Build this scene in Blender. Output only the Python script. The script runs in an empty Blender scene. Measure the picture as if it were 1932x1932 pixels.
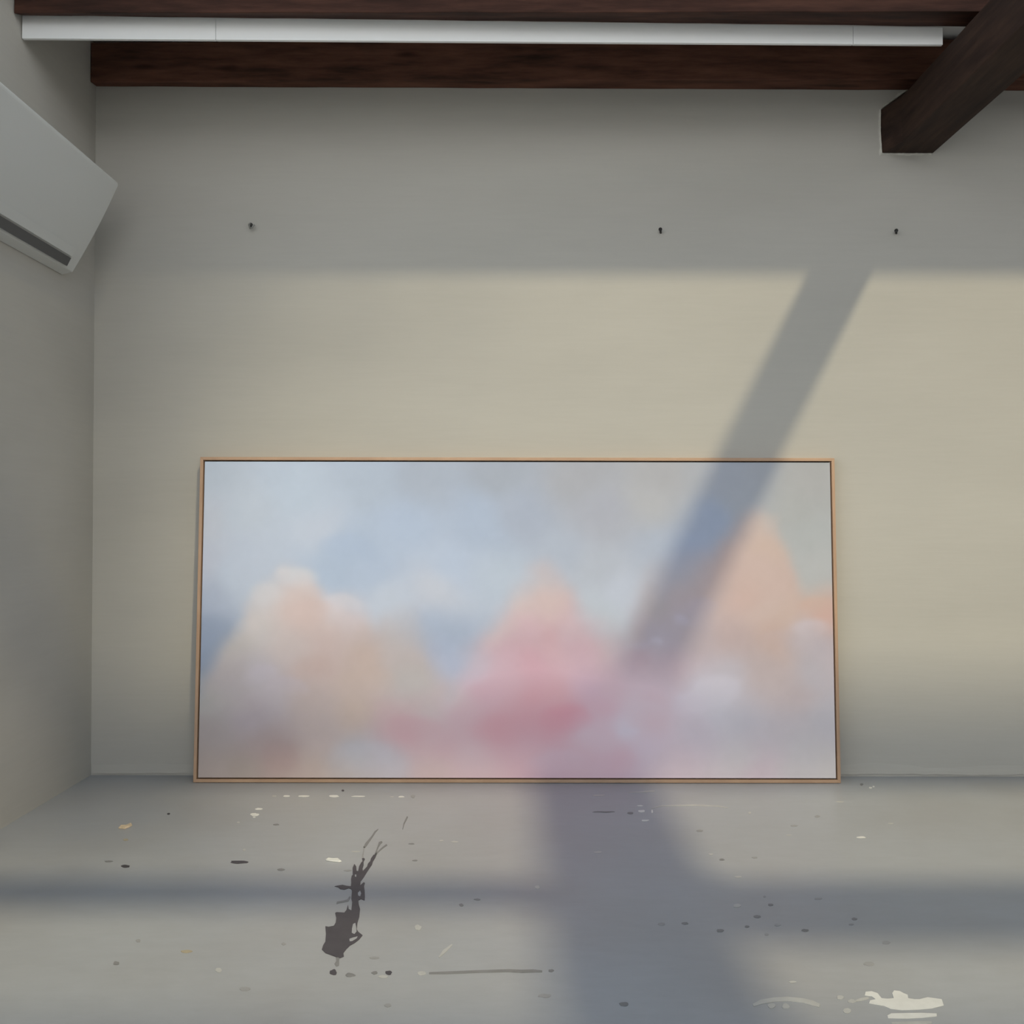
import bpy, bmesh, math, random
import numpy as np
from mathutils import Vector, Matrix, noise as mnoise

random.seed(7)
scene = bpy.context.scene
COL = scene.collection

# ------------------------------------------------------------------ camera
F = 1600.0                                   # focal length in pixels of the 1932 px frame
EYE = Vector((0.0, -3.237, 0.965))
PITCH = math.atan(19.0 / F)
ROLL = -0.0016
R_cam = Matrix.Rotation(math.pi / 2 + PITCH, 3, 'X') @ Matrix.Rotation(-ROLL, 3, 'Z')
cam_data = bpy.data.cameras.new('camera')
cam_data.sensor_fit = 'HORIZONTAL'
cam_data.sensor_width = 36.0
cam_data.lens = 36.0 * F / 1932.0
cam_data.clip_end = 200
cam = bpy.data.objects.new('camera', cam_data)
cam.matrix_world = Matrix.Translation(EYE) @ R_cam.to_4x4()
COL.objects.link(cam)
scene.camera = cam


def ray(px, py):
    return R_cam @ Vector(((px - 966) / F, (966 - py) / F, -1.0))


def on_y(px, py, y):                         # the point of the plane y = const seen at a pixel
    d = ray(px, py)
    return EYE + d * ((y - EYE.y) / d.y)


def on_z(px, py, z=0.0):
    d = ray(px, py)
    return EYE + d * ((z - EYE.z) / d.z)


# ------------------------------------------------------------------ materials
def s2l(c):
    return tuple(((v / 255.0) / 12.92 if v / 255.0 <= 0.04045 else ((v / 255.0 + 0.055) / 1.055) ** 2.4) for v in c)


class Mat:
    def __init__(self, name, rough=0.6, spec=0.5):
        m = bpy.data.materials.new(name)
        m.use_nodes = True
        self.m, self.nt = m, m.node_tree
        self.n = self.nt.nodes
        self.b = self.n['Principled BSDF']
        self.b.inputs['Roughness'].default_value = rough
        self.b.inputs['Specular IOR Level'].default_value = spec

    def add(self, t, **kw):
        nd = self.n.new(t)
        for k, v in kw.items():
            setattr(nd, k, v)
        return nd

    def link(self, a, b):
        self.nt.links.new(a, b)

    def coords(self, scale=(1, 1, 1), rot=(0, 0, 0)):
        tc = self.add('ShaderNodeTexCoord')
        mp = self.add('ShaderNodeMapping')
        mp.inputs['Scale'].default_value = scale
        mp.inputs['Rotation'].default_value = rot
        self.link(tc.outputs['Object'], mp.inputs['Vector'])
        return mp.outputs['Vector']

    def noise(self, vec, scale, detail=4, rough=0.55):
        nz = self.add('ShaderNodeTexNoise')
        nz.inputs['Scale'].default_value = scale
        nz.inputs['Detail'].default_value = detail
        nz.inputs['Roughness'].default_value = rough
        self.link(vec, nz.inputs['Vector'])
        return nz.outputs['Fac']

    def ramp(self, fac, stops):
        r = self.add('ShaderNodeValToRGB')
        el = r.color_ramp.elements
        while len(el) < len(stops):
            el.new(0.5)
        for e, (p, c) in zip(el, stops):
            e.position = p
            e.color = (*c, 1)
        self.link(fac, r.inputs['Fac'])
        return r.outputs['Color']

    def mix(self, a, b, fac, mode='MIX'):
        mx = self.add('ShaderNodeMix', data_type='RGBA', blend_type=mode)
        for sock, v in ((mx.inputs[6], a), (mx.inputs[7], b), (mx.inputs[0], fac)):
            if hasattr(v, 'links'):
                self.link(v, sock)
            elif isinstance(v, tuple):
                sock.default_value = (*v, 1)
            else:
                sock.default_value = v
        return mx.outputs[2]

    def base(self, c):
        if isinstance(c, tuple):
            self.b.inputs['Base Color'].default_value = (*c, 1)
        else:
            self.link(c, self.b.inputs['Base Color'])
        return self

    def bump(self, h, strength=0.2, dist=0.002):
        bp = self.add('ShaderNodeBump')
        bp.inputs['Strength'].default_value = strength
        bp.inputs['Distance'].default_value = dist
        self.link(h, bp.inputs['Height'])
        self.link(bp.outputs['Normal'], self.b.inputs['Normal'])
        return self


def flat(name, c, rough=0.6, spec=0.4, grain=None):
    m = Mat(name, rough, spec)
    if grain:
        v = m.coords()
        f = m.noise(v, grain[0], 4)
        a = tuple(x * (1 - grain[1]) for x in c)
        b = tuple(min(1, x * (1 + grain[1])) for x in c)
        m.base(m.ramp(f, [(0.3, a), (0.7, b)]))
        m.bump(f, 0.15, 0.001)
    else:
        m.base(c)
    return m.m


# painted plaster wall: even warm off-white with very soft mottling and horizontal brush drag
WALLC = (0.490, 0.474, 0.434)
w = Mat('wall_plaster', 0.85, 0.2)
v = w.coords((0.35, 1, 1.6))
c = w.ramp(w.noise(v, 1.6, 3), [(0.25, tuple(x * 0.94 for x in WALLC)), (0.75, tuple(x * 1.05 for x in WALLC))])
v2 = w.coords((1.2, 1, 14))
g = w.noise(v2, 5.0, 5)
c = w.mix(c, w.ramp(g, [(0.3, (0.95, 0.95, 0.95)), (0.7, (1, 1, 1))]), 0.6, 'MULTIPLY')
w.base(c)
w.bump(g, 0.12, 0.003)
M_WALL = w.m

# painted concrete floor: cool mid grey, satin, with faint brownish and bluish patches
f_ = Mat('floor_painted_concrete', 0.38, 0.45)
v = f_.coords((1, 1, 1))
c1 = f_.ramp(f_.noise(v, 1.3, 3), [(0.3, (0.345, 0.348, 0.360)), (0.55, (0.372, 0.386, 0.412)), (0.8, (0.395, 0.414, 0.446))])
n2 = f_.noise(f_.coords((3, 9, 1)), 4.0, 6, 0.65)
c1 = f_.mix(c1, f_.ramp(n2, [(0.3, (0.90, 0.90, 0.90)), (0.65, (1, 1, 1))]), 0.7, 'MULTIPLY')
f_.base(c1)
rr = f_.add('ShaderNodeMapRange')
rr.inputs['To Min'].default_value = 0.30
rr.inputs['To Max'].default_value = 0.46
f_.link(n2, rr.inputs['Value'])
f_.link(rr.outputs['Result'], f_.b.inputs['Roughness'])
f_.bump(n2, 0.08, 0.002)
M_FLOOR = f_.m


def wood(name, dark, mid, light, stretch, rough=0.55, spec=0.35, knots=True):
    m = Mat(name, rough, spec)
    v = m.coords(stretch)
    n1 = m.noise(v, 3.0, 6, 0.6)
    c = m.ramp(n1, [(0.28, dark), (0.5, mid), (0.75, light)])
    if knots:
        kv = m.coords(tuple(max(0.8, s * 0.35) for s in stretch))
        vo = m.add('ShaderNodeTexVoronoi')
        vo.inputs['Scale'].default_value = 3.2
        m.link(kv, vo.inputs['Vector'])
        k = m.ramp(vo.outputs['Distance'], [(0.05, (0.35, 0.3, 0.3)), (0.16, (1, 1, 1))])
        c = m.mix(c, k, 0.8, 'MULTIPLY')
    m.base(c)
    m.bump(n1, 0.35, 0.004)
    return m.m


M_BEAM = wood('dark_stained_timber', (0.045, 0.021, 0.014), (0.115, 0.049, 0.032), (0.19, 0.085, 0.055), (1.2, 9, 9), 0.7, 0.22)
M_BEAM_A = wood('dark_stained_timber_shaded', (0.020, 0.009, 0.006), (0.052, 0.022, 0.015), (0.10, 0.044, 0.029), (1.2, 9, 9), 0.7, 0.2)  # darker copy of the beam timber, offsets direct light on the upper beam
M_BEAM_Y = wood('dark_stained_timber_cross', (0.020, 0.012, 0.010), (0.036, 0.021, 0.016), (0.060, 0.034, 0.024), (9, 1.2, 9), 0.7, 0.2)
M_OAK = wood('pale_oak', (0.42, 0.27, 0.18), (0.48, 0.315, 0.21), (0.55, 0.37, 0.25), (2, 20, 2), 0.5, 0.4, knots=False)
M_OAK_V = wood('pale_oak_upright', (0.42, 0.27, 0.18), (0.48, 0.315, 0.21), (0.55, 0.37, 0.25), (20, 20, 2), 0.5, 0.4, knots=False)
M_GAP = flat('dark_frame_liner', (0.028, 0.018, 0.015), 0.7, 0.2)
M_WHITE = flat('white_powder_coat', (0.88, 0.89, 0.89), 0.45, 0.4)
M_ACW = flat('white_plastic', (0.62, 0.63, 0.61), 0.5, 0.4)
M_ACD = flat('grey_plastic', (0.10, 0.10, 0.10), 0.5, 0.4)
M_CEIL = flat('white_ceiling_board', (0.82, 0.81, 0.79), 0.8, 0.2, (3, 0.04))
M_IRON = flat('dark_iron', (0.018, 0.017, 0.015), 0.5, 0.5)
M_STEEL = flat('dull_steel', (0.22, 0.22, 0.20), 0.4, 0.6)
M_PLASTER = flat('bare_plaster', (0.55, 0.54, 0.49), 0.9, 0.1, (30, 0.15))
M_CANVAS_SIDE = flat('primed_canvas', (0.70, 0.70, 0.69), 0.8, 0.2)
M_BACK = flat('plywood_back', (0.33, 0.25, 0.17), 0.7, 0.2, (12, 0.1))
M_CHIP = flat('splintered_wood', (0.62, 0.50, 0.35), 0.7, 0.3, (60, 0.15))
M_PDARK = flat('charcoal_paint', (0.062, 0.056, 0.064), 0.45, 0.4, (25, 0.12))
M_PMID = flat('faded_grey_paint', (0.215, 0.215, 0.22), 0.5, 0.3, (25, 0.1))
M_PFAINT = flat('worn_grey_paint', (0.318, 0.318, 0.325), 0.5, 0.3, (25, 0.1))
M_PWHITE = flat('white_paint', (0.72, 0.72, 0.70), 0.45, 0.4, (25, 0.06))
M_PPALE = flat('pale_thin_paint', (0.46, 0.46, 0.45), 0.45, 0.4, (25, 0.08))
M_PTAN = flat('tan_paint', (0.38, 0.33, 0.24), 0.5, 0.3, (25, 0.1))
M_STONE = flat('rendered_facade', (0.45, 0.42, 0.38), 0.9, 0.1, (1, 0.1))
M_GLASSD = flat('dark_window_glass', (0.03, 0.035, 0.04), 0.1, 0.6)


# ------------------------------------------------------------------ mesh helpers
def obj(name, bm, mat, parent=None, smooth=False, bevel=0.0, seg=2):
    me = bpy.data.meshes.new(name)
    bmesh.ops.recalc_face_normals(bm, faces=bm.faces)
    bm.to_mesh(me)
    bm.free()
    me.materials.append(mat)
    if smooth:
        for p in me.polygons:
            p.use_smooth = True
    o = bpy.data.objects.new(name, me)
    COL.objects.link(o)
    if parent is not None:
        o.parent = parent
    if bevel:
        md = o.modifiers.new('bevel', 'BEVEL')
        md.width = bevel
        md.segments = seg
        md.limit_method = 'ANGLE'
    return o


def tag(o, label=None, cat=None, group=None, kind=None):
    if label:
        o['label'] = label
    if cat:
        o['category'] = cat
    if group:
        o['group'] = group
    if kind:
        o['kind'] = kind
    return o


def empty(name, loc=(0, 0, 0), rot=(0, 0, 0)):
    e = bpy.data.objects.new(name, None)
    e.location = loc
    e.rotation_euler = rot
    e.empty_display_size = 0.05
    COL.objects.link(e)
    return e


def box(bm, a, b):
    x0, y0, z0 = a
    x1, y1, z1 = b
    vs = [bm.verts.new(p) for p in ((x0, y0, z0), (x1, y0, z0), (x1, y1, z0), (x0, y1, z0),
                                    (x0, y0, z1), (x1, y0, z1), (x1, y1, z1), (x0, y1, z1))]
    for q in ((0, 3, 2, 1), (4, 5, 6, 7), (0, 1, 5, 4), (1, 2, 6, 5), (2, 3, 7, 6), (3, 0, 4, 7)):
        bm.faces.new([vs[i] for i in q])
    return bm


def loft(bm, sections):                      # closed rings of equal length -> capped solid
    rings = [[bm.verts.new(p) for p in s] for s in sections]
    n = len(rings[0])
    for a, b in zip(rings, rings[1:]):
        for i in range(n):
            bm.faces.new((a[i], a[(i + 1) % n], b[(i + 1) % n], b[i]))
    bm.faces.new(rings[0])
    bm.faces.new(rings[-1][::-1])
    return bm


def struct(name, bm, mat, parent=None, **kw):
    o = obj(name, bm, mat, parent, **kw)
    if parent is None:
        o['kind'] = 'structure'
    return o


# ------------------------------------------------------------------ room shell
XL, XR, YF, HC = -1.60, 4.2, -5.5, 2.80
CEIL_EDGE = -0.70                            # ceiling boards stop here, roof light beyond

bm = bmesh.new()
box(bm, (XL - 0.2, YF - 0.2, -0.15), (XR + 0.2, 0.2, 0.0))
floor = struct('floor', bm, M_FLOOR)
wall = struct('wall_back', box(bmesh.new(), (XL - 0.2, 0.0, 0.0), (XR + 0.2, 0.2, 3.1)), M_WALL)
LY0, LY1, LZ0, LZ1 = -5.1, -1.25, 0.80, 2.70     # side opening added in the left wall, unseen, for fill light
bm = bmesh.new()
box(bm, (XL - 0.2, LY1, 0.0), (XL, 0.0, 3.1))
box(bm, (XL - 0.2, YF, 0.0), (XL, LY0, 3.1))
box(bm, (XL - 0.2, LY0, 0.0), (XL, LY1, LZ0))
box(bm, (XL - 0.2, LY0, LZ1), (XL, LY1, 3.1))
struct('wall_left', bm, M_WALL)
bm = bmesh.new()
for i in range(3):
    y = LY0 + (LY1 - LY0) * i / 2
    box(bm, (XL - 0.15, y - 0.025 if i else y, LZ0), (XL - 0.09, y + 0.025 if i < 2 else y, LZ1))
box(bm, (XL - 0.15, LY0, LZ0), (XL - 0.09, LY1, LZ0 + 0.05))
box(bm, (XL - 0.15, LY0, LZ1 - 0.05), (XL - 0.09, LY1, LZ1))
struct('added_window_2', bm, M_WHITE)
struct('wall_right', box(bmesh.new(), (XR, YF, 0.0), (XR + 0.2, 0.0, 3.1)), M_WALL)
WX0, WX1, WZ0, WZ1 = -1.45, 2.3, 0.25, 4.70   # opening added behind the camera, unseen, to light the wall
bm = bmesh.new()
box(bm, (XL - 0.2, YF - 0.2, 0.0), (XR + 0.2, YF, WZ0))
box(bm, (XL - 0.2, YF - 0.2, WZ1), (XR + 0.2, YF, 4.9))
box(bm, (XL - 0.2, YF - 0.2, WZ0), (WX0, YF, WZ1))
box(bm, (WX1, YF - 0.2, WZ0), (XR + 0.2, YF, WZ1))
struct('wall_front', bm, M_WALL)
bm = bmesh.new()
for i in range(5):
    x = WX0 + (WX1 - WX0) * i / 4
    box(bm, (x - 0.03 if i else x, YF - 0.12, WZ0), (x + 0.03 if i < 4 else x, YF - 0.06, WZ1))
box(bm, (WX0, YF - 0.12, WZ0), (WX1, YF - 0.06, WZ0 + 0.05))
box(bm, (WX0, YF - 0.12, WZ1 - 0.05), (WX1, YF - 0.06, WZ1))
box(bm, (WX0, YF - 0.12, 2.58), (WX1, YF - 0.06, 2.66))
struct('added_window_1', bm, M_WHITE)
bm = bmesh.new()
box(bm, (XL, CEIL_EDGE, HC), (XR, 0.0, HC + 0.12))
struct('ceiling', bm, M_CEIL)

# ragged foot of the plaster skim along the floor
bm = bmesh.new()
xs = np.arange(XL + 0.005, XR - 0.005, 0.012)
rag = []
for x in xs:
    h = 0.006 + 0.007 * (0.5 + 0.5 * mnoise.noise((x * 3.1, 0, 4))) + 0.004 * mnoise.noise((x * 22, 1, 0))
    rag.append(max(0.002, h))
r0, r1, r2, r3 = [], [], [], []
for x, h in zip(xs, rag):
    th = 0.005 + 0.002 * mnoise.noise((x * 9, 3, 1))
    top = h + 0.035 + 0.015 * mnoise.noise((x * 4, 8, 1))
    r0.append(bm.verts.new((x, 0.001, h)))
    r1.append(bm.verts.new((x, -th, h)))
    r2.append(bm.verts.new((x, -th * 0.7, h + 0.012)))
    r3.append(bm.verts.new((x, 0.0005, top)))
for A, B in ((r0, r1), (r1, r2), (r2, r3), (r3, r0)):
    for i in range(len(A) - 1):
        bm.faces.new((A[i], A[i + 1], B[i + 1], B[i]))
obj('plaster_edge', bm, M_WALL, wall)


# ------------------------------------------------------------------ timber
def timber(name, sections, mat, label, wob=0.002, n=40):
    """A sawn beam: first and last cross-section given, the run between slightly uneven."""
    a, b = sections
    rings = []
    for i in range(n + 1):
        t = i / n
        ring = []
        for k, (p, q) in enumerate(zip(a, b)):
            c_ = Vector(p).lerp(Vector(q), t)
            c_.y += wob * mnoise.noise((t * 31 + k * 7.7, k, 0.3))
            c_.z += wob * 0.7 * mnoise.noise((t * 27 + k * 3.1, k, 9.3))
            ring.append(c_)
        rings.append(ring)
    bm = bmesh.new()
    loft(bm, rings)
    o = obj(name, bm, mat, None, bevel=0.003)
    tag(o, label, 'beam', 'ceiling beams', 'thing')
    return o


def extend(pa, pb, xa, xb):                  # carry the line through two points on to x = xa and x = xb
    d = (pb - pa) / (pb.x - pa.x)
    return pa + d * (xa - pa.x), pa + d * (xb - pa.x)


XE0, XE1 = XL + 0.002, 2.9
# beam against the wall: front bottom edge and back bottom edge traced, top out of sight
fl, fr = extend(on_y(194, 155, -0.047), on_y(1738, 149, -0.074), XE0, XE1)
bl, br = extend(on_y(194, 163.5, -0.001), on_y(1738, 170.5, -0.001), XE0, XE1)
up = Vector((0, 0, 1))
secA = [bl, fl, Vector((fl.x, fl.y, 2.78)), Vector((bl.x, bl.y, 2.78))]
secB = [br, fr, Vector((fr.x, fr.y, 2.78)), Vector((br.x, br.y, 2.78))]
timber('ceiling_beam', (secA, secB), M_BEAM, 'dark-stained timber beam lying along the top of the wall, below the white trunking')

# beam in front of it, cut by the top of the frame
fl, fr = extend(on_y(194, 25, -0.54), on_y(1738, 22, -0.54), XE0, XE1)
bl, br = extend(on_y(194, 31, -0.492), on_y(1738, 50, -0.430), XE0, XE1)
secA = [bl, fl, Vector((fl.x, fl.y, 2.795)), Vector((bl.x, bl.y, 2.795))]
secB = [br, fr, Vector((fr.x, fr.y, 2.795)), Vector((br.x, br.y, 2.795))]
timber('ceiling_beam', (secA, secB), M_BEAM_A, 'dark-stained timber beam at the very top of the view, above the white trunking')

# white trunking fixed under that beam, in 2.4 m lengths
tl, tr = on_y(194, 33, -0.490), on_y(1738, 53, -0.428)
bl, br = on_y(194, 73.5, -0.490), on_y(1738, 84, -0.428)
joints = []
for jx in (403, 1607):
    t = (jx - 194) / (1738 - 194)
    joints.append(tl.lerp(tr, t).x)
L = joints[1] - joints[0]
edges = [XE0, joints[0], joints[1], 1.436]
tl, tr = extend(tl, tr, 0, 1)
bl, br = extend(bl, br, 0, 1)
trunk = empty('cable_trunking', tuple(tl.lerp(bl, 0.5)))
tag(trunk, 'long white cable trunking with thin vertical joints between the two dark beams', 'cable trunking')
for i in range(3):
    xa, xb = edges[i] + 0.0006, edges[i + 1] - 0.0006
    rings = []
    for x in (xa, xb):
        t_, b_ = tl + (tr - tl) * x, bl + (br - bl) * x
        T = Vector((x, t_.y, t_.z + 0.004))
        B = Vector((x, b_.y, b_.z))
        rings.append([B, T, T + Vector((0, 0.011, 0)), B + Vector((0, 0.011, 0))])
    bm = bmesh.new()
    loft(bm, rings)
    o = obj('trunking_section', bm, M_WHITE, trunk, bevel=0.0012)
    o.matrix_parent_inverse = Matrix.Translation(-trunk.location)

# tie beam let into the wall on the right and running out over the room
def tie(y, ins):
    l, r = 1.412 + ins, 1.612
    zt, zb = 2.549, 2.381
    zf = 2.62 if y > -0.3 else 2.583
    return [(l + 0.004, y, zb), (r, y, zb), (r, y, zf), (l + 0.098 - ins * 0.3 - (2.62 - zf), y, zf), (l, y, zt), (l - 0.001, y, 2.47)]


ys = [0.0, -0.05, -0.1, -0.2, -0.29, -0.38, -0.6, -1.2, -2.0, -3.0, -4.0, -5.2]
rings = []
for i, y in enumerate(ys):
    ins = min(0.034, 0.34 * -y)
    rings.append([Vector(p) + Vector((0.004 * mnoise.noise((y * 3, k, 1)), 0, 0.003 * mnoise.noise((y * 3, k, 5))))
                  for k, p in enumerate(tie(y, ins))])
bm = bmesh.new()
loft(bm, rings)
o = tiebeam = obj('ceiling_beam', bm, M_BEAM_Y, None, bevel=0.004)
tag(o, 'near-black chamfered timber beam let into the wall on the right', 'beam', 'ceiling beams', 'thing')

# unseen planks added along the tie beam to widen its floor shadow
for x0, x1, z0, z1 in ((1.372, 1.438, 2.46, 2.578), (1.618, 1.74, 2.40, 2.56)):
    bm = bmesh.new()
    loft(bm, [[(x0, y, z0), (x1, y, z0), (x1, y, z1), (x0, y, z1)] for y in (-1.75, -2.8, -4.0, -4.7)])
    obj('shadow_plank', bm, M_BEAM_Y, tiebeam)

# rough plaster lip where the tie beam enters the wall
path = []
prof = tie(0, 0)
loop = [prof[3], prof[4], prof[5], prof[0], prof[1]]
bm = bmesh.new()
r_in, r_out = [], []
pts = []
for p, q in zip(loop, loop[1:]):
    n = max(2, int((Vector(q) - Vector(p)).length / 0.008))
    for i in range(n):
        pts.append(Vector(p).lerp(Vector(q), i / n))
cen = Vector((1.52, 0, 2.49))
for i, p in enumerate(pts):
    d = (p - cen)
    d.y = 0
    d.normalize()
    wv = 0.004 + 0.005 * mnoise.noise((i * 0.37, 2, 0)) + 0.009 * max(0, mnoise.noise((i * 0.13, 5, 0)))
    a = p + d * 0.001
    b = p + d * (0.003 + wv)
    ring = [Vector((a.x, -0.0005, a.z)), Vector((a.x, -0.006 - 0.003 * mnoise.noise((i * .5, 7, 7)), a.z)), Vector((b.x, -0.0005, b.z))]
    pts[i] = ring
loft(bm, pts)
obj('plaster_lip', bm, M_PLASTER, wall)

# joists farther back over the room, under the roof glazing
for y0, y1, z0, z1, lab in ((-3.60, -3.42, 4.42, 4.68, 'dark timber purlin high under the roof light'),
                            (-3.165, -3.075, 2.60, 2.73, 'slim dark timber joist across the room near the camera'),
                            (-4.98, -4.82, 2.62, 2.80, 'dark timber joist at the far end of the roof light')):
    a = [Vector((XE0, y1, z0)), Vector((XE0, y0, z0)), Vector((XE0, y0, z1)), Vector((XE0, y1, z1))]
    b = [Vector((6.2 if z0 > 4 else XR - .002, p.y, p.z)) for p in a]
    timber('ceiling_beam', (a, b), M_BEAM, lab)

# unseen short timber added to widen the slim joist's shadow on the right
a = [Vector((1.86, y, z)) for y, z in ((-3.22, 2.60), (-3.34, 2.60), (-3.34, 2.73), (-3.22, 2.73))]
b = [Vector((XR - .002, p.y, p.z)) for p in a]
timber('ceiling_beam', (a, b), M_BEAM, 'short dark timber added on the right to widen the slim joist shadow')

# the ground and added foliage outside
struct('ground', box(bmesh.new(), (-60, -80, -0.4), (60, 30, -0.16)), flat('light_bouncing_yard', (0.76, 0.755, 0.74), 0.9, 0.1, (2, 0.08)))  # unseen yard, made pale to bounce more light onto the upper wall
K = 1.27                                     # drop per metre towards the wall
SX = -0.503                                  # sideways travel per metre of drop
# foliage added out of view, shaped to thin sun on the wall's upper left
rng = np.random.default_rng(11)


def thick(X, Y):                             # depth of foliage along the sun ray to a wall point (given by its pixel)
    a = 2.8 * np.exp(-np.clip((X - 200) / 430, 0, None) ** 2 - np.clip((Y - 440) / 250, 0, None) ** 2)
    b = 2.0 * np.exp(-np.clip((X - 200) / 110, 0, None) ** 2 - np.clip((Y - 1500) / 350, 0, None) ** 2)
    c_ = 0.12 * np.exp(-((X - 700) / 600) ** 2 - ((Y - 800) / 500) ** 2)
    fade = np.exp(-np.clip((-100 - X) / 500, 0, None) ** 2 - np.clip((150 - Y) / 500, 0, None) ** 2)
    return np.clip(a + b, 0, 2.8) * fade + c_


LEAF = 0.065
lv, lf = [], []
cell = 0.1
crown_c = []
for gx in np.arange(-1500, 2000, 50.0):
    for gy in np.arange(-1000, 2200, 50.0):
        n = rng.poisson(float(thick(np.array(gx), np.array(gy))) * cell * cell / (LEAF * LEAF * 0.55))
        for _ in range(n):
            px, py = gx + rng.random() * 50, gy + rng.random() * 50
            X, Z = (px - 966) / 494.3, 0.965 + (985 - py) / 494.3
            t = 6.6 + 2.2 * rng.random()
            c0 = Vector((X - SX * K * t, -t, Z + K * t))
            crown_c.append(c0)
            u = Vector(rng.normal(size=3)).normalized()
            w2_ = u.orthogonal().normalized()
            q = u.cross(w2_)
            k = len(lv)
            for du, dq in ((-.62, 0), (0, -.36), (.62, 0), (0, .36)):
                lv.append(tuple(c0 + u * (LEAF * du) * 1.1 + q * (LEAF * dq) * 1.5))
            lf.append((k, k + 1, k + 2, k + 3))
cc = sum(crown_c, Vector()) / len(crown_c)
added_tree = empty('added_tree', (cc.x - 0.3, -8.6, -0.16))
tag(added_tree, 'leafy crown added in the yard out of view to thin the sun', 'added_tree')
me = bpy.data.meshes.new('foliage')
me.from_pydata(lv, [], lf)
me.materials.append(flat('leaf_green', (0.07, 0.13, 0.04), 0.6, 0.3))
fo = bpy.data.objects.new('foliage', me)
COL.objects.link(fo)
fo.parent = added_tree
fo.matrix_parent_inverse = Matrix.Translation(-Vector(added_tree.location))
fo['kind'] = 'stuff'
bm = bmesh.new()


def limb(a, b, r0, r1, sag):
    rings = []
    for i in range(9):
        t = i / 8
        p_ = a.lerp(b, t) + sag * math.sin(math.pi * t)
        r = r0 + (r1 - r0) * t
        rings.append([p_ + Vector((r * math.cos(k * math.pi / 4), r * math.sin(k * math.pi / 4), 0)) for k in range(8)])
    loft(bm, rings)


base = Vector(added_tree.location)
top = Vector((cc.x, -8.3, cc.z + 0.8))
limb(base, top, 0.2, 0.05, Vector((0.2, -0.2, 0)))
for k in range(9):
    e_ = crown_c[(k * 977) % len(crown_c)]
    limb(base.lerp(top, 0.55 + 0.04 * k), Vector(e_), 0.05, 0.01, Vector((0, 0, 0.2)))
obj('trunk', bm, flat('grey_bark', (0.10, 0.085, 0.07), 0.9, 0.1, (6, 0.3)), added_tree).matrix_parent_inverse = Matrix.Translation(-base)

# ------------------------------------------------------------------ painting
W_, D_ = None, 0.037
pA, pB = on_z(364.3, 1476.3, 0.0017), on_z(1586.5, 1477.6, 0.0017)
W_ = (pB - pA).length
H_ = 1.208
LEAN = math.asin(0.0525 / H_)
ang = math.atan2(pB.y - pA.y, pB.x - pA.x)
front_mid = (pA + pB) / 2
back_mid = front_mid + Vector((-math.sin(ang), math.cos(ang), 0)) * (D_ * math.cos(LEAN))
paint = empty('framed_painting', (back_mid.x, back_mid.y, 0.0002), (-LEAN, 0, ang))
tag(paint, 'large painting of pink and peach clouds in a thin oak frame leaning on the wall', 'painting')
# local frame: x along the bottom, y from the back (0) towards the room (-D_), z up the picture
FW = 0.0115                                  # face of the frame
GAP = 0.0055
hw = W_ / 2


def rail(pts_face, mat, name):
    bm = bmesh.new()
    loft(bm, [[(x, -D_, z) for x, z in pts_face], [(x, 0, z) for x, z in pts_face]])
    return obj(name, bm, mat, paint, bevel=0.0008)


rail([(-hw, 0), (hw, 0), (hw - FW, FW), (-hw + FW, FW)], M_OAK, 'frame_rail')
rail([(-hw, H_), (hw, H_), (hw - FW, H_ - FW), (-hw + FW, H_ - FW)], M_OAK, 'frame_rail')
rail([(-hw, 0), (-hw + FW, FW), (-hw + FW, H_ - FW), (-hw, H_)], M_OAK_V, 'frame_rail')
rail([(hw, 0), (hw - FW, FW), (hw - FW, H_ - FW), (hw, H_)], M_OAK_V, 'frame_rail')
obj('frame_liner', box(bmesh.new(), (-hw + FW, -0.010, FW), (hw - FW, -0.002, H_ - FW)), M_GAP, paint)

# canvas colours: (pixel x, pixel y, sRGB) samples, scaled below against the light on them
SKY = """400 890 183 196 208;560 930 184 200 216;700 900 177 192 208;800 890 172 184 198;950 890 168 178 190;1100 890 176 180 186
1250 900 182 184 186;1350 900 180 186 192;1450 900 180 185 188;1530 900 184 186 184;450 980 187 200 213;600 1000 190 202 217
650 1040 172 191 213;760 1000 177 195 217;900 1000 173 190 211;1000 980 172 184 201;1150 980 179 184 194;1230 950 188 191 193
1340 980 172 186 204;1300 1040 172 186 206;850 1080 183 200 221;950 1100 187 202 217;1050 1050 181 193 208;1150 1080 186 195 206
1180 1120 197 207 221;1140 1170 194 205 215;400 1120 170 183 202;390 1190 147 163 186;400 1240 140 155 178;390 1280 150 160 175
440 1080 185 199 215;390 1000 192 200 210;395 1060 188 196 209;730 1140 192 204 219;830 1120 197 205 217;830 1200 170 186 208
840 1250 172 187 210;840 1290 176 186 202;1540 1000 186 192 191;1540 1080 192 196 195;1510 950 184 188 186;470 1060 186 199 215
700 1090 176 194 216;640 1080 172 191 213;1390 940 182 188 192;1250 1040 180 192 208"""
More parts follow.
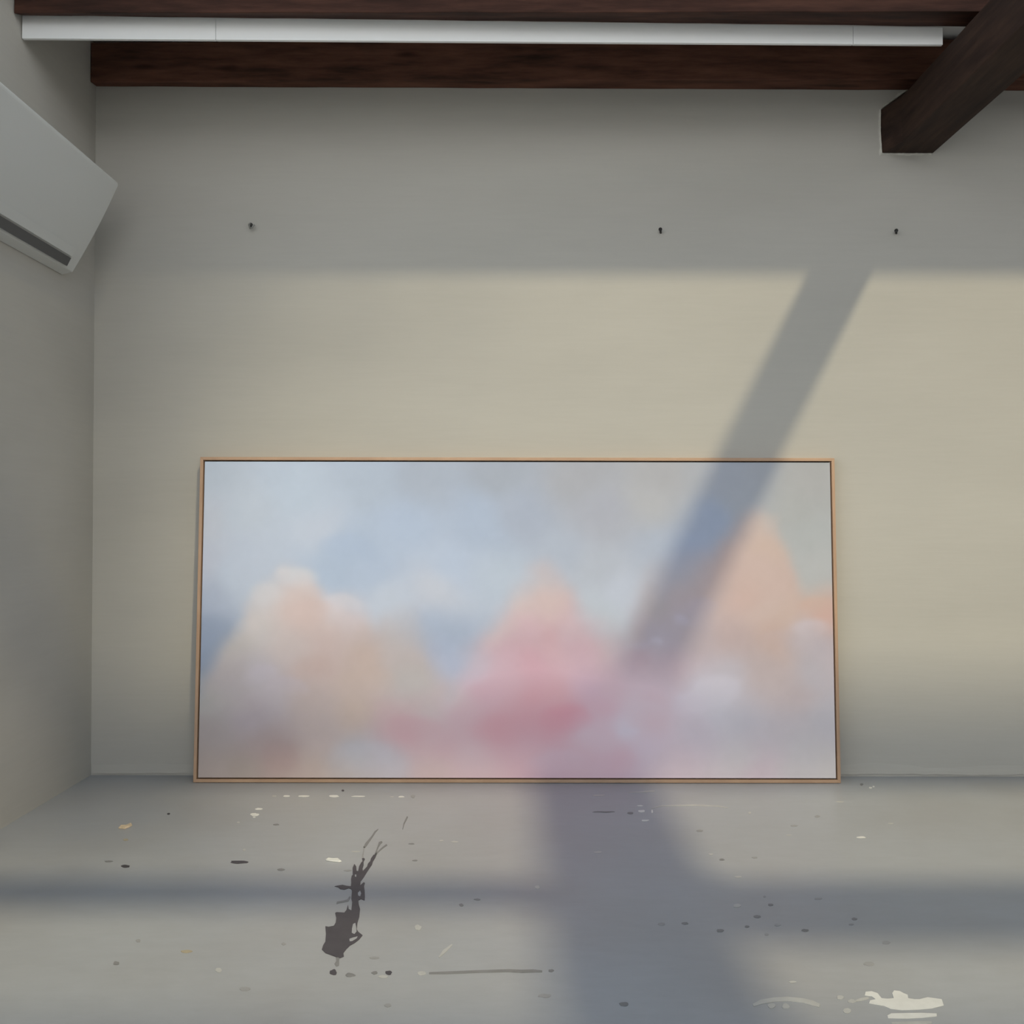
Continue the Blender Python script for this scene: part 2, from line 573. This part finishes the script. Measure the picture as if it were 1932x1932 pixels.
CLOUD = """560 1090 204 207 210;500 1120 199 204 208;560 1140 206 194 190;580 1165 203 189 184;480 1190 200 200 199;640 1140 207 206 210
680 1160 204 199 203;450 1210 188 188 184;540 1220 200 192 189;620 1210 202 187 182;700 1190 199 188 184;440 1280 180 176 178
500 1270 185 184 191;520 1300 187 182 187;600 1260 197 178 170;680 1290 195 179 168;700 1250 198 181 169;760 1210 193 189 187
790 1200 196 191 188;780 1280 186 183 178;400 1320 180 180 176;400 1380 176 168 165;400 1440 174 164 158;480 1340 180 171 175
520 1400 174 159 156;540 1440 176 156 150;480 1450 170 160 152;600 1350 191 177 170;620 1400 188 174 168;680 1340 195 177 162
640 1450 178 172 170;680 1420 177 178 181;740 1440 180 178 184;600 1450 184 169 160;750 1360 196 170 168;770 1380 198 162 166
800 1330 190 178 175;860 1310 190 180 180;880 1340 197 168 173;850 1400 196 166 170;900 1440 196 173 177;820 1450 190 170 168
940 1200 209 195 197;980 1150 212 199 196;1020 1110 208 196 193;1040 1140 212 194 190;950 1240 209 177 187;900 1260 197 188 200
920 1300 209 173 183;1000 1200 212 184 192;1000 1260 210 168 178;1050 1220 212 177 183;1000 1330 205 157 165;950 1370 203 156 163
1050 1310 206 161 168;1060 1370 200 148 158;1065 1350 199 146 156;1100 1200 209 189 196;1110 1230 209 177 187;1150 1230 201 184 188
1100 1290 205 175 187;1150 1280 203 175 182;1130 1340 200 167 177;1000 1420 200 166 174;1100 1430 201 172 179;1040 1450 202 172 180
1120 1390 196 174 183;1170 1380 206 200 210;1200 1340 205 189 197;1230 1340 203 179 186;1170 1430 198 167 176;1220 1400 193 179 189
1260 1430 192 178 185;1320 1300 196 193 201;1360 1290 196 194 200;1350 1340 191 190 196;1300 1370 190 182 189;1400 1360 188 186 191
1400 1430 192 189 190;1420 1450 195 181 188;1500 1440 191 189 190;1550 1440 191 189 187;1550 1350 187 185 188;1480 1300 191 179 177
1450 1270 195 182 178;1520 1260 190 187 191;1550 1210 197 193 199;1530 1190 204 199 203;1470 1200 210 186 172;1440 1150 212 194 184
1480 1150 210 190 176;1540 1140 214 188 172;1560 1170 217 180 164;1430 1080 213 193 182;1450 1020 214 194 178;1460 980 208 198 190
1410 1010 206 188 178;1400 1120 213 188 177;1380 1200 202 185 181;1300 1200 199 187 187;1300 1150 203 190 189;1250 1150 198 190 185
1200 1200 197 187 186;1240 1210 198 192 198;1290 1170 199 192 198;1330 1100 206 189 182;1280 1080 198 190 188;1360 1060 208 188 178
1210 1250 199 175 180;1260 1270 196 177 182;1180 1240 194 178 184"""
TOPLINE = """380 1300;430 1215;470 1150;500 1102;535 1084;560 1072;590 1082;612 1116;650 1124;690 1150;715 1186;760 1176;800 1182;822 1230
850 1272;876 1252;900 1205;930 1160;958 1118;985 1092;1022 1074;1062 1088;1096 1132;1126 1174;1150 1190;1180 1190;1205 1140;1230 1095;1260 1078;1300 1062
1350 1040;1372 1008;1400 975;1440 963;1470 985;1485 1040;1500 1108;1530 1120;1575 1105"""


def parse(t):
    return np.array([[float(q) for q in p.split()] for p in t.replace('\n', ';').split(';') if p.strip()])


def fbm(nx, ny, cells, seed, octaves=4, gain=0.55):
    rng = np.random.default_rng(seed)
    out = np.zeros((ny, nx))
    amp = 1.0
    cx, cy = cells
    for _ in range(octaves):
        gx, gy = int(cx) + 2, int(cy) + 2
        gr = rng.random((gy, gx)) * 2 - 1
        X = np.linspace(0, cx, nx)
        Y = np.linspace(0, cy, ny)
        xi, yi = np.minimum(X.astype(int), gx - 2), np.minimum(Y.astype(int), gy - 2)
        fx, fy = X - xi, Y - yi
        fx, fy = fx * fx * (3 - 2 * fx), fy * fy * (3 - 2 * fy)
        A = gr[np.ix_(yi, xi)]
        B = gr[np.ix_(yi, xi + 1)]
        C_ = gr[np.ix_(yi + 1, xi)]
        D = gr[np.ix_(yi + 1, xi + 1)]
        fx, fy = fx[None, :], fy[:, None]
        out += amp * (A * (1 - fx) * (1 - fy) + B * fx * (1 - fy) + C_ * (1 - fx) * fy + D * fx * fy)
        amp *= gain
        cx, cy = cx * 2, cy * 2
    return out


def rbf(samples, X, Y, p=3.0, soft=22.0):
    num = np.zeros(X.shape + (3,))
    den = np.zeros(X.shape)
    for s in samples:
        d2 = (X - s[0]) ** 2 + (Y - s[1]) ** 2 + soft ** 2
        wt = d2 ** (-p / 2 * 1.25)
        num += wt[..., None] * s[2:5]
        den += wt
    return num / den[..., None]


NX, NY = 360, 184
PX, PY = np.meshgrid(np.linspace(385, 1570, NX), np.linspace(871, 1467, NY))     # rows run from the top of the picture down
w1, w2 = fbm(NX, NY, (14, 7), 1, 3, 0.45), fbm(NX, NY, (14, 7), 2, 3, 0.45)
w3 = fbm(NX, NY, (24, 12), 3, 3, 0.45)
WX, WY = PX + 16 * w1, PY + 13 * w2
sky = rbf(parse(SKY), WX, WY)
cloud = rbf(parse(CLOUD), WX, WY)
line = parse(TOPLINE)
edge = np.interp(PX + 14 * w1, line[:, 0], line[:, 1])
softw = (np.interp(PX, [385, 430, 500, 560, 620, 700, 770, 850, 900, 1000, 1090, 1150, 1200, 1300, 1380, 1440, 1490, 1570],
                  [80, 56, 34, 30, 30, 44, 100, 130, 80, 62, 56, 76, 110, 100, 80, 56, 66, 66]) * (1 + 0.22 * w2))
mask = np.clip((PY + 16 * w3 - edge) / softw * 0.8 + 0.40, 0, 1)
mask = mask * mask * (3 - 2 * mask)
rgb = sky * (1 - mask[..., None]) + cloud * mask[..., None]


def soften(a, r, times=2):
    for _ in range(times):
        for ax in (0, 1):
            pad = [(0, 0)] * a.ndim
            pad[ax] = (r, r)
            b_ = np.pad(a, pad, mode='edge')
            a = sum(np.take(b_, range(i_, i_ + a.shape[ax]), axis=ax) for i_ in range(2 * r + 1)) / (2 * r + 1)
    return a


rgb = soften(rgb, 2)


def puff(cx, cy, rx, ry, col, k, shift=0.0):
    """a soft billow with a crisp upper rim and a faded underside"""
    global rgb
    dx = (PX + 10 * w3 - cx) / rx
    dy = (PY + 8 * w1 - cy) / ry
    r2 = dx ** 2 + dy ** 2
    m_ = np.clip(1.25 - r2, 0, 1)
    m_ = m_ * m_ * (3 - 2 * m_) * np.clip(0.75 - 0.55 * dy, 0, 1) * k
    rgb = rgb * (1 - m_[..., None]) + np.array(col) * m_[..., None]


for p in ((560, 1092, 40, 22, (212, 214, 216), .6), (645, 1142, 46, 20, (212, 211, 216), .55), (505, 1128, 34, 24, (205, 209, 212), .45),
          (470, 1190, 36, 26, (206, 204, 202), .4), (500, 1275, 42, 22, (194, 190, 200), .6), (545, 1300, 40, 20, (192, 186, 194), .5),
          (440, 1340, 50, 24, (186, 182, 180), .4), (585, 1160, 46, 34, (206, 188, 182), .5), (690, 1295, 60, 34, (198, 181, 168), .4),
          (1240, 1214, 16, 9, (212, 208, 216), .75), (1205, 1222, 26, 12, (200, 194, 202), .4), (1288, 1170, 17, 11, (208, 203, 212), .7),
          (1322, 1146, 36, 22, (202, 192, 198), .45), (1180, 1380, 26, 10, (210, 202, 214), .6), (1230, 1345, 34, 20, (209, 193, 201), .55),
          (1350, 1300, 52, 34, (206, 204, 212), .6), (1300, 1330, 36, 26, (202, 196, 206), .45), (1528, 1192, 40, 20, (212, 207, 212), .65),
          (1470, 1212, 34, 20, (206, 192, 190), .35), (1120, 1400, 40, 24, (202, 182, 190), .45), (1050, 1440, 60, 24, (200, 178, 188), .4),
          (1070, 1360, 52, 34, (193, 134, 146), .55), (780, 1375, 60, 30, (200, 158, 164), .4), (1440, 1000, 34, 34, (212, 196, 184), .4),
          (1545, 1142, 40, 16, (216, 186, 168), .5), (1425, 1110, 34, 40, (212, 192, 180), .4), (690, 1430, 60, 30, (184, 184, 190), .45),
          (540, 1430, 40, 40, (172, 148, 144), .4), (400, 1215, 40, 60, (142, 158, 182), .35), (660, 1040, 60, 36, (168, 188, 214), .4),
          (1150, 1440, 60, 22, (202, 170, 180), .35), (840, 1250, 36, 46, (170, 186, 212), .3), (1000, 1380, 80, 40, (204, 152, 160), .35)):
    puff(*p)
rgb = soften(rgb, 1, 1)
rgb += 1.2 * fbm(NX, NY, (60, 30), 9, 3)[..., None]
rgb = np.clip(rgb, 0, 255) / 255.0
lin = np.where(rgb <= 0.04045, rgb / 12.92, ((rgb + 0.055) / 1.055) ** 2.4)
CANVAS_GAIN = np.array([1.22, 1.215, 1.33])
up_ = np.interp(PX, [385, 760, 1200, 1570], [0.97, 0.86, 0.78, 0.72])  # dims the paint towards the right, where more sun falls
lo_g = np.interp(PX, [385, 680, 1060, 1500], [1.00, 1.26, 1.38, 1.13])  # brightens the paint inside the shadow band across the bottom
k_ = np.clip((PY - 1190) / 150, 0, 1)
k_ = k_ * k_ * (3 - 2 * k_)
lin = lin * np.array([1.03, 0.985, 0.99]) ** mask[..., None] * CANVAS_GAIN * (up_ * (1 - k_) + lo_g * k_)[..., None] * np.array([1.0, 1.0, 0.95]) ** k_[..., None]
grey = lin.mean(-1, keepdims=True)
lin = np.clip(grey + (lin - grey) * 0.88, 0, None)
lin = lin * (0.86 / np.maximum(lin.max(-1, keepdims=True), 0.86))

cx0, cx1, cz0, cz1 = -hw + FW + GAP, hw - FW - GAP, FW + GAP, H_ - FW - GAP
CF = -D_ + 0.003                             # canvas face sits 3 mm behind the frame face
gx, gz = np.meshgrid(np.linspace(cx0, cx1, NX), np.linspace(cz1, cz0, NY))
verts = np.stack([gx, np.full_like(gx, CF), gz], -1).reshape(-1, 3)
idx = np.arange(NX * NY).reshape(NY, NX)
faces = np.stack([idx[1:, :-1], idx[1:, 1:], idx[:-1, 1:], idx[:-1, :-1]], -1).reshape(-1, 4)
me = bpy.data.meshes.new('painted_surface')
me.from_pydata(verts.tolist(), [], faces.tolist())
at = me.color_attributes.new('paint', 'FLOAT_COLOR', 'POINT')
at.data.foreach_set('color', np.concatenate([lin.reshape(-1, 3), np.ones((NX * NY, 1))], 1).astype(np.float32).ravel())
mm = Mat('oil_paint_on_canvas', 0.75, 0.2)
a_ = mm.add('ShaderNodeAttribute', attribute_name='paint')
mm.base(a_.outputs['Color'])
mm.bump(mm.noise(mm.coords((1, 1, 1)), 420, 2), 0.1, 0.0006)
me.materials.append(mm.m)
bm = bmesh.new()
box(bm, (cx0, CF + 0.0004, cz0), (cx1, -0.010, cz1))
canvas = obj('canvas', bm, M_CANVAS_SIDE, paint)
ps = bpy.data.objects.new('painted_surface', me)
ps.parent = canvas
COL.objects.link(ps)

# ------------------------------------------------------------------ wall bits
def nail(px, py, dx, dz, label, group=None):
    p = on_y(px, py, 0.0)
    r = empty('wall_nail', tuple(p))
    tag(r, label, 'nail', group)
    bm = bmesh.new()
    q = Vector((dx, -0.022, dz))
    rot = q.to_track_quat('Z', 'Y').to_matrix().to_4x4()
    bmesh.ops.create_cone(bm, cap_ends=True, segments=10, radius1=0.0042, radius2=0.0042, depth=q.length + 0.004,
                          matrix=Matrix.Translation(q / 2) @ rot)
    obj('shank', bm, M_IRON, r, smooth=True)
    bm = bmesh.new()
    bmesh.ops.create_cone(bm, cap_ends=True, segments=14, radius1=0.0072, radius2=0.0066, depth=0.003, matrix=Matrix.Translation(q) @ rot)
    obj('nail_head', bm, M_IRON, r)
    return r


nail(1246.5, 439, -0.005, 0.006, 'dark nail in the wall above the middle of the painting')
nail(1691, 440, -0.010, 0.003, 'dark nail in the wall below the chamfered beam end')
p = on_y(475, 429, 0.0)
hk = empty('wall_hook', tuple(p))
tag(hk, 'small bent steel hook in the wall above the upper left of the painting', 'hook')
bm = bmesh.new()
pts = [Vector((-0.003, 0.002, 0.006)), Vector((-0.003, -0.010, 0.006)), Vector((-0.003, -0.016, 0.002)), Vector((0.0, -0.017, -0.007)),
       Vector((0.005, -0.018, -0.006)), Vector((0.009, -0.018, 0.000)), Vector((0.012, -0.018, 0.001))]
rings = []
for i, c_ in enumerate(pts):
    t = (pts[min(i + 1, len(pts) - 1)] - pts[max(i - 1, 0)]).normalized()
    rm = t.to_track_quat('Z', 'Y').to_matrix()
    rings.append([c_ + rm @ Vector((0.0024 * math.cos(k * math.pi / 4), 0.0024 * math.sin(k * math.pi / 4), 0)) for k in range(8)])
obj('hook_wire', loft(bm, rings), M_STEEL, hk, smooth=True)
bm = bmesh.new()
bmesh.ops.create_cone(bm, cap_ends=True, segments=12, radius1=0.006, radius2=0.005, depth=0.002,
                      matrix=Matrix.Translation((-0.003, -0.001, 0.006)) @ Matrix.Rotation(math.pi / 2, 4, 'X'))
obj('hook_collar', bm, M_IRON, hk)
hk.scale = (1.5, 1.2, 1.5)

# ------------------------------------------------------------------ air conditioner on the left wall
AY1 = -0.237
tip = on_y(226, 347, AY1)
ac = empty('air_conditioner', (XL, AY1 - 0.4, tip.z))
tag(ac, 'pale grey wall-mounted air conditioner with a rounded front corner, on the left wall', 'air conditioner')
zt = tip.z + 0.012
prof = []                                    # (x from the wall, z) outline, counted from the wall's top
R_ = 0.022
wx = tip.x - XL
corner = Vector((wx + 0.003, tip.z + 0.008))
d_top = Vector((-1.0, 0.03)).normalized()
d_frt = Vector((-0.46, -0.888)).normalized()
for i in range(9):
    t = i / 8
    a = corner + d_top * R_ * 1.2
    b = corner + d_frt * R_ * 1.2
    prof.append(a * (1 - t) ** 2 + corner * 2 * t * (1 - t) + b * t ** 2)
front = []
L_ = wx / 0.46 * 0.82
for i in range(1, 11):
    t = i / 10
    front.append(corner + d_frt * (R_ * 1.2 + (L_ - R_ * 1.2) * t) + Vector((0.006 * math.sin(math.pi * t), 0)))
outline = [Vector((0.001, corner.y + 0.006))] + prof + front + [Vector((0.001, front[-1].y - 0.01))]
bm = bmesh.new()
loft(bm, [[(XL + q.x, y, q.y) for q in outline] for y in (AY1, AY1 - 0.012, AY1 - 0.79, AY1 - 0.80)])
body = obj('body', bm, M_ACW, ac, bevel=0.003)
body.matrix_parent_inverse = Matrix.Translation(-Vector(ac.location))
lo, hi = front[-1], front[6]
n_ = Vector((0.888, -0.46))
for k in range(2):
    a_, b_ = lo.lerp(hi, 0.08 + 0.36 * k), lo.lerp(hi, 0.38 + 0.36 * k)
    bm = bmesh.new()
    ring = [a_ + n_ * 0.001, b_ + n_ * 0.001, b_ + n_ * 0.006, a_ + n_ * 0.008]
    loft(bm, [[(XL + q.x, y, q.y) for q in ring] for y in (AY1 - 0.06, AY1 - 0.74)])
    o = obj('louver', bm, M_ACW if k else M_ACD, ac)
    o.matrix_parent_inverse = Matrix.Translation(-Vector(ac.location))

# ------------------------------------------------------------------ paint on the floor
def slab(poly, mat, name, label=None, h=0.0008, z=0.0002):
    """dried paint: an outline traced on the floor, given a real film thickness"""
    pts = [on_z(x, y, z) for x, y in poly]
    bm = bmesh.new()
    vs = [bm.verts.new(p_) for p_ in pts]
    f = bm.faces.new(vs)
    f.normal_update()
    r = bmesh.ops.extrude_face_region(bm, geom=[f])
    for g_ in r['geom']:
        if isinstance(g_, bmesh.types.BMVert):
            g_.co.z = z + h
    bmesh.ops.triangulate(bm, faces=[f_2 for f_2 in bm.faces if len(f_2.verts) > 4])
    o = obj(name, bm, mat, floor)
    if label:
        o['label'] = label
    return o


def blob(x, y, w, h, k=0.18, rot=0.0, n=18):
    s = random.random() * 50
    out = []
    for i in range(n):
        a = 2 * math.pi * i / n
        r = 1 + k * mnoise.noise((math.cos(a) * 1.7 + s, math.sin(a) * 1.7, s))
        u, v_ = w / 2 * r * math.cos(a), h / 2 * r * math.sin(a)
        out.append((x + u * math.cos(rot) - v_ * math.sin(rot), y + u * math.sin(rot) + v_ * math.cos(rot)))
    return out


def c5(x, y):
    return 180 + x / 2.477, 1440 + y / 2.477


def c6(x, y):
    return 960 + x / 2.415, 1440 + y / 2.415


def c7(x, y):
    return 580 + x / 6.036, 1540 + y / 6.036


def stroke(pts, widths):
    L1, L2 = [], []
    for i, (p_, wd) in enumerate(zip(pts, widths)):
        a, b = pts[max(i - 1, 0)], pts[min(i + 1, len(pts) - 1)]
        dx, dy = b[0] - a[0], b[1] - a[1]
        l = math.hypot(dx, dy)
        L1.append((p_[0] - dy / l * wd / 2, p_[1] + dx / l * wd / 2))
        L2.append((p_[0] + dy / l * wd / 2, p_[1] - dx / l * wd / 2))
    return L1 + L2[::-1]


# the dark splash
main = [(205, 1255), (240, 1262), (300, 1250), (322, 1215), (330, 1160), (316, 1105), (330, 1095), (420, 1100), (445, 1070), (462, 1010),
        (470, 1060), (500, 1075), (510, 980), (500, 940), (508, 850), (500, 832), (470, 822), (420, 838), (375, 832), (350, 810), (310, 800),
        (345, 792), (400, 784), (450, 796), (494, 800), (500, 760), (497, 720), (505, 680), (516, 672), (515, 590), (535, 545), (556, 575),
        (560, 625), (578, 628), (590, 570), (612, 530), (628, 515), (622, 482), (645, 478), (655, 492), (640, 520), (640, 560), (628, 600),
        (632, 625), (680, 575), (690, 540), (715, 515), (725, 480), (755, 440), (785, 445), (770, 480), (745, 520), (735, 555), (690, 620),
        (668, 655), (640, 700), (606, 745), (602, 790), (640, 755), (655, 762), (645, 800), (652, 850), (655, 920), (652, 962), (610, 945),
        (580, 960), (585, 1010), (600, 1060), (590, 1150), (570, 1215), (562, 1290), (580, 1320), (628, 1358), (590, 1405), (540, 1445),
        (485, 1475), (440, 1520), (410, 1560), (415, 1600), (372, 1618), (330, 1606), (260, 1580), (205, 1560), (165, 1520), (180, 1470),
        (205, 1430), (212, 1340)]
slab([c7(*p_) for p_ in main], M_PDARK, 'paint_splash', 'charcoal splash of spilled paint on the grey floor', h=0.0009)
for poly, mt in (
        (stroke([c7(*q) for q in ((806, 148), (770, 180), (735, 235), (700, 280), (670, 320), (645, 360))], [1, 3, 3, 4, 5, 3]), M_PMID),
        (stroke([c7(*q) for q in ((645, 350), (640, 400), (630, 450), (636, 485))], [2, 2, 2.5, 3]), M_PFAINT),
        (stroke([c7(*q) for q in ((850, 292), (825, 305), (805, 350), (785, 400), (770, 445))], [3, 5, 2.5, 2.5, 4]), M_PMID),
        (stroke([c7(*q) for q in ((905, 325), (850, 365), (800, 410), (778, 440))], [3, 2.5, 2.5, 3]), M_PMID),
        (stroke([c7(*q) for q in ((485, 918), (460, 960), (400, 975), (340, 985), (335, 1000))], [2.5, 4, 3.5, 3.5, 2]), M_PMID),
        (stroke([c7(*q) for q in ((1140, 5), (1120, 45), (1100, 85), (1085, 150))], [2.5, 3, 2, 1]), M_PMID),
        (stroke([c7(*q) for q in ((345, 1610), (345, 1650), (335, 1685), (342, 1708))], [7, 5, 9, 5]), M_PMID)):
    slab(poly, mt, 'paint_streak', h=0.0007)
# pale gaps of floor inside the splash
for q in (((520, 1230), (545, 1218), (556, 1270), (560, 1315), (535, 1345), (505, 1330), (508, 1280)),
          ((478, 1400), (520, 1385), (572, 1372), (560, 1395), (510, 1425), (482, 1428)),
          ((575, 875), (600, 850), (612, 880), (600, 915), (578, 905)), ((540, 670), (556, 665), (556, 692), (543, 692))):
    slab([c7(*p_) for p_ in q], M_FLOOR, 'bare_patch', h=0.0009, z=0.0004)

DARK5 = [(342, 237, 14, 8), (673, 462, 90, 14), (140, 482, 40, 13), (1113, 978, 36, 24), (1370, 980, 34, 20), (1156, 128, 12, 8)]
MID5 = [(845, 287, 30, 7), (62, 459, 35, 8), (866, 498, 35, 11), (1190, 990, 44, 18), (1478, 377, 30, 5), (1493, 455, 22, 6),
        (1710, 663, 20, 12), (97, 935, 30, 16), (1305, 980, 28, 14), (1785, 637, 30, 8)]
FAINT5 = [(880, 845, 20, 12), (200, 830, 20, 14), (700, 1055, 50, 18), (1365, 1132, 34, 16), (1305, 910, 44, 10), (1180, 502, 40, 8), (1485, 155, 20, 14)]
WHITE5 = [(893, 154, 32, 8), (975, 154, 58, 7), (1116, 154, 45, 10), (1230, 155, 66, 5), (1430, 157, 28, 7), (765, 214, 34, 9), (745, 240, 40, 13), (742, 252, 14, 5)]
PALE5 = [(836, 154, 20, 6), (1385, 157, 20, 4), (668, 277, 15, 8), (696, 405, 16, 10), (1215, 413, 45, 5), (1617, 362, 22, 7), (1678, 367, 34, 6),
         (575, 968, 30, 20), (1508, 768, 32, 24), (1525, 982, 40, 18), (1345, 998, 44, 14)]
DARK6 = [(1132, 699, 30, 12), (1350, 762, 32, 13), (962, 763, 34, 13), (1608, 97, 14, 9)]
MID6 = [(432, 222, 100, 7), (553, 227, 28, 9), (970, 440, 22, 9), (1085, 745, 22, 10), (1575, 710, 24, 11), (803, 730, 30, 11), (525, 1098, 42, 18), (193, 946, 24, 12), (1193, 645, 25, 10)]
FAINT6 = [(870, 308, 30, 10), (1405, 243, 25, 10), (1410, 618, 35, 10), (1560, 735, 22, 8), (1225, 737, 30, 10), (695, 733, 35, 12), (1640, 915, 50, 18),
          (165, 1060, 56, 18), (1720, 818, 36, 14), (1175, 780, 18, 10), (1165, 608, 12, 8), (1300, 285, 30, 8), (1120, 430, 24, 7)]
WHITE6 = [(605, 219, 32, 11), (621, 261, 34, 7), (1605, 338, 44, 8), (1648, 112, 14, 8), (1662, 107, 10, 6), (597, 194, 28, 5), (653, 220, 8, 15)]
PALE6 = [(408, 147, 60, 8), (406, 406, 36, 9), (1098, 226, 12, 12), (920, 415, 22, 7), (1275, 328, 28, 5), (1740, 275, 25, 5), (130, 565, 22, 14),
         (1045, 518, 35, 8), (1040, 650, 36, 16), (1292, 997, 36, 8), (1510, 1068, 30, 18), (1562, 1085, 34, 18), (1540, 1128, 38, 22), (1510, 176, 40, 5)]
for lst, cv, sc, mt, nm in ((DARK5, c5, 2.477, M_PDARK, 'paint_drip'), (MID5, c5, 2.477, M_PMID, 'paint_drip'), (FAINT5, c5, 2.477, M_PFAINT, 'paint_mark'),
                            (WHITE5, c5, 2.477, M_PWHITE, 'paint_fleck'), (PALE5, c5, 2.477, M_PPALE, 'paint_fleck'), (DARK6, c6, 2.415, M_PMID, 'paint_drip'),
                            (MID6, c6, 2.415, M_PMID, 'paint_drip'), (FAINT6, c6, 2.415, M_PFAINT, 'paint_mark'), (WHITE6, c6, 2.415, M_PWHITE, 'paint_fleck'),
                            (PALE6, c6, 2.415, M_PPALE, 'paint_fleck')):
    for x, y, w0, h0 in lst:
        px, py = cv(x, y)
        slab(blob(px, py, w0 / sc, h0 / sc, 0.35), mt, nm, h=0.0006)
for x, y, w0, h0 in ((142, 358, 24, 9), (425, 880, 52, 14)):
    slab(blob(*c5(x, y), w0 / 2.477, h0 / 2.477, 0.3), M_PTAN, 'paint_fleck')
slab(stroke([c5(1560, 982), c5(1640, 980), c5(1800, 974), c5(1932, 970), c6(60, 949), c6(110, 947), c6(152, 949)], [3, 4.5, 4.5, 5, 5.5, 5.5, 3]), M_PMID, 'paint_streak', 'long thin grey paint line on the floor')
slab(stroke([c5(1605, 908), c5(1630, 880), c5(1667, 848)], [2, 6, 2]), M_PPALE, 'paint_streak')
slab(stroke([c6(545, 134), c6(600, 132), c6(640, 128), c6(664, 127)], [1, 2, 2.5, 3]), M_PPALE, 'paint_streak')
slab(stroke([c6(650, 206), c6(700, 194), c6(850, 191), c6(950, 196), c6(1000, 204)], [1, 2, 2.5, 2, 1]), M_PPALE, 'paint_streak')
slab(stroke([c6(1113, 1104), c6(1150, 1088), c6(1210, 1078), c6(1270, 1075), c6(1340, 1082), c6(1385, 1094), c6(1416, 1106)], [5, 8, 8, 8, 8, 9, 6]), M_PPALE,
     'paint_streak', 'curved white brush mark on the floor')
for x, y in ((1197, 1106), (1262, 1108)):
    slab(blob(*c6(x, y), 14, 9, 0.3), M_PPALE, 'paint_fleck')


def c8(x, y):
    return 1380 + x / 5.293, 1780 + y / 5.293


big = [(1375, 600), (1385, 572), (1440, 560), (1400, 530), (1330, 520), (1340, 485), (1400, 480), (1460, 500), (1500, 550), (1560, 555), (1620, 550),
       (1605, 500), (1625, 472), (1680, 478), (1720, 500), (1760, 515), (1765, 550), (1830, 560), (1880, 560), (1960, 540), (2100, 560), (2120, 620),
       (2000, 650), (1860, 662), (1700, 668), (1590, 655), (1520, 625), (1440, 612)]
slab([c8(*q) for q in big], M_PWHITE, 'paint_splash', 'white paint splatter on the floor at the lower right')
slab(stroke([c8(1560, 735), c8(1600, 725), c8(1750, 725), c8(1900, 720), c8(2050, 716)], [5, 9, 10, 9, 5]), M_PWHITE, 'paint_streak')
slab(stroke([c8(1600, 795), c8(1700, 798), c8(1900, 795), c8(2000, 790)], [3, 5, 6, 4]), M_PPALE, 'paint_streak')
slab(stroke([c8(1240, 575), c8(1300, 560), c8(1370, 545)], [3, 5, 4]), M_PPALE, 'paint_streak')

# loose bits lying on the floor
def chip(poly, label, name, cat, mat, h):
    pts = [on_z(x, y, 0.0006) for x, y in poly]
    cen_ = sum(pts, Vector()) / len(pts)
    bm = bmesh.new()
    lo_ = [p_ - cen_ for p_ in pts]
    hi_ = [Vector((q.x * 0.9, q.y * 0.9, h * (0.8 + 0.6 * (i % 2)))) for i, q in enumerate(lo_)]
    loft(bm, [lo_, hi_])
    o = obj(name, bm, mat, None, bevel=0.0006)
    o.location = cen_
    tag(o, label, cat)
    return o


def c4(x, y):
    return 190 + x / 8.782, 1420 + y / 8.782


chip([c4(*q) for q in ((288, 1256), (330, 1230), (420, 1212), (510, 1192), (526, 1208), (470, 1240), (395, 1268))],
     'pale splinter of wood lying on the floor at the left', 'wood_splinter', 'wood splinter', M_CHIP, 0.005)
chip([c7(*q) for q in ((200, 495), (235, 486), (300, 487), (350, 488), (392, 515), (360, 524), (280, 516), (215, 506))],
     'small white flake lying on the floor beside the dark paint splash', 'paint_flake', 'paint flake', M_PWHITE, 0.003)

# ------------------------------------------------------------------ light
d_sun = Vector((SX, 1.0 / K, -1.0)).normalized()
sun = bpy.data.lights.new('sun', 'SUN')
sun.energy = 2.3
sun.color = (1.0, 0.86, 0.56)
sun.angle = math.radians(2.6)
so = bpy.data.objects.new('sun', sun)
so.rotation_euler = d_sun.to_track_quat('-Z', 'Y').to_euler()
so.location = (3, -6, 8)
COL.objects.link(so)

world = bpy.data.worlds.new('sky')
scene.world = world
world.use_nodes = True
wn = world.node_tree
bg = wn.nodes['Background']
tc = wn.nodes.new('ShaderNodeTexCoord')
sp = wn.nodes.new('ShaderNodeSeparateXYZ')
wn.links.new(tc.outputs['Generated'], sp.inputs[0])
cr = wn.nodes.new('ShaderNodeValToRGB')      # pale bright haze at the horizon, bluer and darker overhead
e = cr.color_ramp.elements
e[0].position, e[0].color = 0.0, (1.0, 1.0, 0.99, 1)
e[1].position, e[1].color = 0.85, (0.13, 0.165, 0.20, 1)
for p_, c_ in ((0.17, (0.97, 0.98, 0.99, 1)), (0.40, (0.27, 0.31, 0.35, 1))):
    q_ = e.new(p_)
    q_.color = c_
wn.links.new(sp.outputs[2], cr.inputs['Fac'])
wn.links.new(cr.outputs['Color'], bg.inputs['Color'])
bg.inputs['Strength'].default_value = 3.3

vs = scene.view_settings
vs.view_transform = 'Standard'
vs.look = 'None'
vs.gamma = 1.0
vs.use_curve_mapping = False
vs.exposure = -0.05
scene.cycles.use_denoising = True
scene.cycles.max_bounces = 12
scene.cycles.diffuse_bounces = 8
